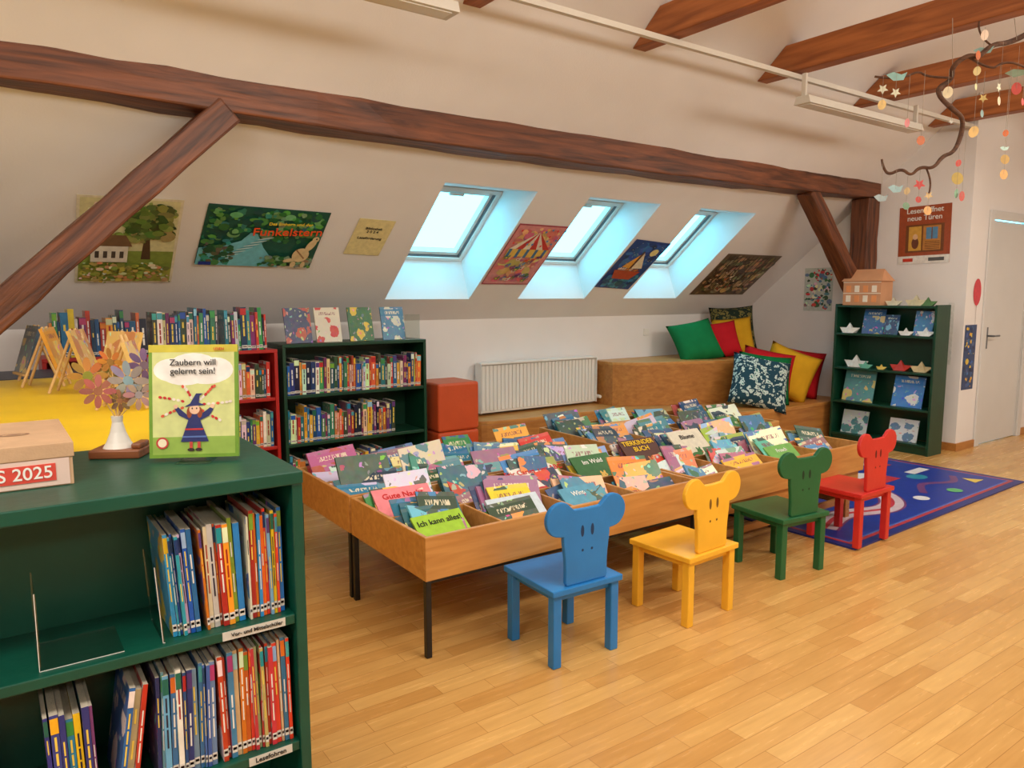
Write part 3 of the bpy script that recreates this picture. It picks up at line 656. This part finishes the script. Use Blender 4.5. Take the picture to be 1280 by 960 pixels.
def p_jungle(mb,w,h,rng):
    mb.rect(-w/2,-h/2,w/2,h/2,S(30,90,75))
    busy(mb,-w/2,-h*.1,w/2,h/2,[S(45,125,65),S(30,90,75),S(95,165,80),S(55,140,120),S(35,100,60),S(120,175,120)],220,rng,.03,.13)
    mb.poly([(-w*.5,-h*.5),(w*.2,-h*.5),(w*.02,-h*.15),(-w*.06,h*.08),(-w*.12,h*.1),(-w*.18,-h*.05),(-w*.32,-h*.15),(-w*.5,-h*.2)],S(120,200,215))
    for i in range(16): mb.ell(-w*.36+i*w*.025,-h*.47+i*h*.032,w*.07,h*.01,S(200,230,232) if i%2 else S(85,165,185),.3)
    busy(mb,-w/2,-h/2,-w*.2,h*.0,[S(40,100,60),S(70,130,70),S(100,100,85),S(60,150,150)],80,rng,.04,.14)
    busy(mb,w*.0,-h/2,w/2,-h*.25,[S(50,110,60),S(100,155,85),S(130,165,135),S(150,140,90)],90,rng,.06,.25)
    C=S(228,205,155)
    mb.ell(w*.36,-h*.24,w*.075,h*.13,C); mb.ell(w*.42,-h*.05,w*.035,h*.12,C,-.3); mb.ell(w*.445,h*.06,w*.03,h*.05,C); mb.ell(w*.28,-h*.34,w*.06,h*.035,C,.3); mb.ell(w*.32,-h*.42,w*.025,h*.06,C); mb.ell(w*.41,-h*.42,w*.02,h*.06,C)
    for i in range(8): mb.ell(w*(.31+.012*i),-h*(.15+.02*i),w*.008,h*.014,S(150,110,70))
    mb.ell(w*.45,h*.07,.006,.007,S(30,30,30)); mb.rect(-w*.48,-h*.48,-w*.38,-h*.42,S(40,60,150))
def p_fair(pal,n,smax=.14):
    def f(mb,w,h,rng):
        busy(mb,-w/2,-h/2,w/2,h/2,pal,n,rng,.02,smax)
    return f
def p_circus(mb,w,h,rng):
    mb.rect(-w*.48,-h*.48,w*.48,h*.48,S(225,150,150))
    busy(mb,-w*.48,-h*.48,w*.48,h*.48,[S(235,185,120),S(225,120,130),S(240,205,150),S(190,110,150)],120,rng,.04,.14)
    for i in range(6):
        x=-w*.35+i*w*.14; mb.poly([(x-w*.07,h*.12),(x+w*.07,h*.12),(w*.0,h*.40)],S(205,50,50) if i%2 else S(240,232,215))
    mb.rect(-w*.42,-h*.0,w*.42,h*.12,S(240,200,90))
    for i in range(5): mb.rect(-w*.4+i*w*.18,-h*.02,-w*.34+i*w*.18,h*.12,S(60,120,170))
    for i in range(26): critter(mb,rng.uniform(-w*.4,w*.3),rng.uniform(-h*.4,h*.0),w*.045,rng.choice([S(235,225,210),S(80,130,180),S(120,60,120),S(220,90,50),S(90,140,80)]),rng.choice([S(240,200,80),S(200,60,60),S(60,60,90)]))
    for i in range(16): mb.ell(rng.uniform(-w*.45,w*.45),rng.uniform(h*.2,h*.46),w*.02,w*.026,rng.choice([S(230,60,70),S(70,140,200),S(245,210,80)]))
def p_night(mb,w,h,rng):
    mb.rect(-w/2,-h/2,w/2,h/2,S(40,70,140))
    busy(mb,-w/2,-h*.1,w/2,h/2,[S(45,85,160),S(35,60,125),S(60,110,180)],70,rng,.06,.2)
    busy(mb,-w/2,-h/2,w/2,-h*.15,[S(40,120,160),S(70,150,180),S(30,80,120)],80,rng,.06,.2)
    mb.ell(w*.25,h*.3,w*.1,w*.1,S(240,225,150))
    mb.poly([(-w*.4,-h*.1),(w*.35,-h*.1),(w*.22,-h*.28),(-w*.28,-h*.28)],S(185,75,45)); mb.rect(-w*.04,-h*.1,w*.0,h*.3,S(110,70,40)); mb.poly([(w*.01,h*.28),(w*.01,-h*.05),(w*.3,-h*.03)],S(240,225,195)); mb.poly([(-w*.05,h*.24),(-w*.05,-h*.05),(-w*.28,-h*.03)],S(235,170,70))
    for i in range(9): critter(mb,-w*.3+i*w*.065,-h*.07,w*.035,rng.choice([S(235,225,210),S(220,150,60),S(150,90,60)]),S(200,60,60))
    for i in range(40): mb.ell(rng.uniform(-w*.46,w*.46),rng.uniform(h*.0,h*.47),w*.008,w*.008,S(240,235,200),0,8)
def p_forest(mb,w,h,rng):
    busy(mb,-w/2,-h/2,w/2,h/2,[S(90,75,50),S(150,125,85),S(175,155,115),S(110,120,75),S(75,62,45),S(200,165,105)],260,rng,.02,.1)
    for i in range(14):
        x=-w*.46+i*w*.07+rng.uniform(-.01,.01); mb.rect(x,-h*.3,x+w*.015,h*.48,S(70,55,40))
    for i in range(22): critter(mb,rng.uniform(-w*.45,w*.4),rng.uniform(-h*.38,h*.1),w*.028,rng.choice([S(190,120,60),S(120,90,60),S(220,200,160),S(90,70,50)]),rng.choice([S(235,220,190),S(200,70,50)]))
slope_board('meadow_poster',.45,.97,4.50,5.04,S(235,228,200),p_meadow,1,1)
o=slope_board('jungle_poster',1.09,1.82,4.51,4.90,S(20,60,50),p_jungle,2,-1)
text('Funkelstern',.092,T(.13,.085,.0265)@Rot(4,'Z'),TO,'title_text',o,ext=.001)
text('Das Einhorn und der',.032,T(.13,.155,.0265)@Rot(3,'Z'),TY,'subtitle_text',o,ext=.001)
o=slope_board('certificate_plaque',2.02,2.28,4.54,4.80,S(236,222,160),None,3,-2)
text('Bibliothek\n2 0 2 4\n\nLeseförderung',.03,T(0,.04,.002),TK,'plaque_text',o)
slope_board('circus_poster',3.27,3.73,4.50,5.03,S(170,70,85),p_circus,4)
slope_board('night_poster',4.51,4.95,4.58,5.06,S(30,45,110),p_night,5,-4)
slope_board('forest_poster',5.84,6.68,4.66,5.13,S(110,90,65),p_forest,6)
def endwall(name,y,z,w,h,bg,pf,seed,rot=0):
    return board(name,frame((XE-.004,y,z),(0,-1,0),(0,0,1))@Rot(rot,'Z'),w,h,bg,pf,.002,seed)
def p_lesen(mb,w,h,rng):
    mb.rect(-w*.36,-h*.3,w*.38,h*.18,S(120,70,35)); mb.rect(-w*.30,-h*.27,-w*.05,h*.15,S(215,165,70)); mb.rect(-w*.02,-h*.27,w*.32,h*.15,S(190,130,60))
    mb.rect(w*.04,-h*.08,w*.26,h*.12,S(90,140,180)); mb.rect(w*.14,-h*.08,w*.16,h*.12,S(120,70,35)); mb.ell(-w*.17,-h*.14,w*.07,h*.1,S(110,60,40)); mb.ell(-w*.17,-h*.03,w*.05,h*.05,S(230,190,150))
    for i in range(5): mb.rect(w*.02,-h*(.12+.03*i),w*.3,-h*(.13+.03*i),S(100,55,30))
    mb.rect(-w/2,-h/2,w/2,-h*.36,S(235,232,225)); mb.rect(-w*.4,-h*.46,-w*.2,-h*.4,S(200,60,40)); mb.rect(w*.1,-h*.46,w*.4,-h*.4,S(90,90,90))
o=endwall('reading_poster',3.44,1.94,.46,.52,S(165,78,42),p_lesen,7,1)
text('Lesen öffnet\nneue Türen',.066,T(-.0,.185,.004),TW,'poster_text',o)
endwall('picture_poster',4.47,1.45,.32,.44,S(200,208,200),p_fair([S(70,120,80),S(210,70,70),S(235,228,212),S(100,140,170),S(60,80,60)],110,.1),8)
endwall('notice_sheet',3.16,1.05,.05,.55,S(225,225,220),None,9)
def dwall(name,x,z,w,h,bg,pf,seed): return board(name,frame((x,YD-.004,z),(1,0,0),(0,0,1)),w,h,bg,pf,.002,seed)
dwall('night_sky_poster',7.19,.84,.22,.58,S(35,65,115),p_fair([S(50,110,170),S(230,190,60),S(30,45,90),S(60,90,150)],70,.14),10)
mb=MB(); mb.ell(0,0,.075,.12,S(215,50,65)); mb.poly([(-.01,-.11),(.01,-.11),(.0,-.14)],S(215,50,65)); mb.rect(-.002,-.4,.002,-.12,S(120,120,120))
mb.finish('balloon_sticker',frame((7.26,YD-.003,1.42),(1,0,0),(0,0,1)))
# ---------------------------------------------------------------- dark green display shelf (faces -X)
M=T(6.6,4.0,0)@Rot(-90,'Z')
mb=MB(); W=.93; D=.24; th=.022
mb.box(0,0,0,th,D,1.31,DGREEN); mb.box(W-th,0,0,W,D,1.31,DGREEN)
for z in (.09,.40,.72,1.04,1.30): mb.box(th,0,z-.02,W-th,D-.01,z,DGREEN)
mb.box(th,D-.012,.09,W-th,D-.002,1.29,DGREEN); mb.box(th,.02,0,W-th,.035,.07,DGREEN)
mb.finish('green_display_shelf',M,.003)
def onshelf(u,z,w,h,c,c2): faced(mb,T(u,.07,z+.001)@Rot(-13,'X'),w,h,.008,c,c2)
mb=MB()
onshelf(.33,1.04,.20,.23,S(40,90,150),S(220,190,120)); onshelf(.50,1.04,.13,.18,S(30,60,110),S(120,180,210)); onshelf(.22,.40,.30,.29,S(80,150,150),S(225,200,110)); onshelf(.68,.40,.27,.28,S(50,130,215),S(240,240,235))
onshelf(.2,.09,.25,.22,S(200,218,222),S(50,130,140)); onshelf(.66,.09,.26,.20,S(228,232,236),S(90,130,170)); onshelf(.78,1.04,.16,.22,S(60,140,200),S(230,230,235))
mb.finish('display_books',M)
def boat(u,z,s,c,d=.10,o=0):
    mb=MB(); a=s
    mb.add([(-a,0,.5*a),(a,0,.5*a),(.5*a,-.3*a,0),(-.5*a,-.3*a,0),(.5*a,.3*a,0),(-.5*a,.3*a,0),(0,-.04*a,.95*a),(0,.04*a,.95*a)],
      [(0,3,2,1),(1,4,5,0),(3,5,4,2),(0,5,3),(1,2,4),(3,2,6),(4,5,7)],PRINT,c)
    mb.finish('paper_boat',M@T(u,d,z+.0015))
for a in ((.13,1.04,.10,S(240,240,235),.045),(.66,1.04,.07,S(235,235,230),.035),(.83,1.04,.08,S(235,240,240),.035),(.18,.72,.12,S(235,232,225)),(.30,.72,.07,S(110,180,150),.05),(.60,.72,.10,S(200,55,40)),(.78,.72,.10,S(232,205,150)),(.45,.72,.05,S(235,200,90),.05),(.5,1.30,.08,S(220,215,190)),(.70,1.30,.10,S(215,205,170)),(.8,1.30,.08,S(90,130,80))):
    boat(*a)
e=MB(); w=.36;d=.2
HW=paint('house_card',S(205,150,110),.7,.05,10,.1,100)
e.box(0,0,0,w,d,.22,HW)
e.add([(-.015,-.015,.22),(w+.015,-.015,.22),(w+.015,d+.015,.22),(-.015,d+.015,.22),(.03,d/2,.33),(w-.03,d/2,.33)],[(0,1,5,4),(2,3,4,5),(0,4,3),(1,2,5),(3,2,1,0)],HW)
HA=paint('house_window_orange',S(230,150,90),.6); HB=paint('house_window_cream',S(240,230,212),.6); HT=paint('house_trim',S(238,220,196),.6)
for i in range(4):
    for j,z in enumerate((.03,.12)): e.box(.03+i*.082,-.003,z,.075+i*.082,0,z+.06,HA if (i+j)%2 else HB)
for z in (.105,.205): e.box(0,-.006,z,w,0,z+.008,HT)
e.finish('doll_house',M@T(.06,.02,1.3005))
# ---------------------------------------------------------------- hanging branch mobile
MM=T(4.326,2.0,2.31)@Rot(-35.4,'Z')
e=empty('branch_mobile',MM)
def curve(name,pts,r,mat,rad=None):
    cu=bpy.data.curves.new(name,'CURVE'); cu.dimensions='3D'; cu.bevel_depth=r; cu.bevel_resolution=2; sp=cu.splines.new('NURBS'); sp.points.add(len(pts)-1)
    for i,p in enumerate(pts): sp.points[i].co=(*p,1); sp.points[i].radius=rad[i] if rad else 1
    sp.use_endpoint_u=True; sp.order_u=3; cu.materials.append(mat); o=bpy.data.objects.new(name,cu); bpy.context.scene.collection.objects.link(o); o.parent=e; return o
q=.0043
def px(u,v,y=0): return ((u-1190)*q,y,(155-v)*q)
curve('branch_main',[px(1104,198),px(1106,208),px(1116,217,.02),px(1130,209,.0),px(1142,219),px(1152,207),px(1166,211,-.03),px(1180,194),px(1194,190),px(1206,168,.03),px(1203,148),px(1188,140,-.02),px(1172,124),px(1172,110,.03),px(1190,100,.03),px(1184,86),px(1200,74,-.03),px(1216,76),px(1232,60),px(1262,55,.05),px(1300,34,.06),px(1345,20,.1)],.014,BARK,[.4,.5,.6,.6,.5,.7,.6,.8,.7,1,.8,.9,.8,1,.8,1,.8,1,.9,1,1.1,1.2])
curve('branch_twig',[px(1186,100),px(1160,96,.05),px(1150,88,.05),px(1128,98,.06),px(1100,92,.1)],.006,BARK)
curve('branch_twig',[px(1205,76),px(1225,95,-.05),px(1240,84,-.05),px(1262,88,-.06),px(1300,100)],.006,BARK)
curve('branch_twig',[px(1232,62),px(1215,45,.04),px(1222,25,.05)],.005,BARK)
curve('branch_twig',[px(1160,208),px(1170,225),px(1166,240)],.005,BARK)
ctop=.54
for (u,v) in ((1186,100),(1262,55)): curve('hanger_cord',[px(u,v),((u-1195)*q,0,ctop)],.0015,STR)
rm=random.Random(4)
cols=[S(225,190,110),S(215,120,60),S(235,225,195),S(120,160,140),S(200,70,60),S(235,205,120),S(225,200,150)]
for (u,v0,L) in ((1104,200,.20),(1122,212,.10),(1155,210,.16),(1135,95,.25),(1100,95,.16),(1180,90,.12),(1212,75,.16),(1150,92,.36),(1205,165,.34),(1230,90,.22),(1255,88,.42),(1270,60,.22),(1198,185,.24),(1282,95,.3),(1166,238,.1),(1262,88,.55),(1240,85,.12),(1222,40,.12),(1245,58,.30),(1278,95,.14),(1285,45,.12),(1115,95,.1),(1140,218,.16),(1190,100,.22),(1218,76,.38)):
    mb=MB(); mb.dz=.0001; x,y,z=px(u,v0); y=rm.uniform(-.03,.03)
    mb.cyl((x,y,z),(x,y,z-L),.0009,.0009,STR,n=5)
    for k in range(rm.randint(1,3)):
        zz=z-L+k*.08; r=rm.uniform(.016,.036); c=vary(rm.choice(cols),rm,.15); kind=rm.random()
        mb.M=T(x,y,zz)@Rot(rm.uniform(-40,40),'Z')@Rot(90,'X')
        if kind<.55: mb.ell(0,0,r*.8,r,c,rm.uniform(-.4,.4))
        elif kind<.8: mb.poly([(r*(1 if j%2 else .45)*math.sin(j*math.pi/5),r*(1 if j%2 else .45)*math.cos(j*math.pi/5)) for j in range(10)],c)
        else: mb.poly([(-r*1.8,r*.2),(-r*.6,r*.7),(r*.8,r*.4),(r*1.8,r*.8),(r*1.2,-r*.4),(-r*.5,-r*.6)],vary(S(140,170,160),rm))
        mb.M=Matrix()
    mb.finish('hanging_shape',None,0,e)
# ---------------------------------------------------------------- world / camera
w=bpy.data.worlds.new('sky'); bpy.context.scene.world=w; w.use_nodes=True
bg=w.node_tree.nodes['Background']; bg.inputs[0].default_value=(.14,.72,1,1); bg.inputs[1].default_value=6.5
cd=bpy.data.cameras.new('cam'); cd.sensor_width=36; cd.lens=930/1280*36; cd.clip_start=.05
co=bpy.data.objects.new('camera',cd); bpy.context.scene.collection.objects.link(co)
co.location=(0,0,1.4); co.rotation_euler=(R(90-6.87),0,R(-35.4)); bpy.context.scene.camera=co
vs=bpy.context.scene.view_settings; vs.view_transform='Standard'; vs.look='None'; vs.exposure=0
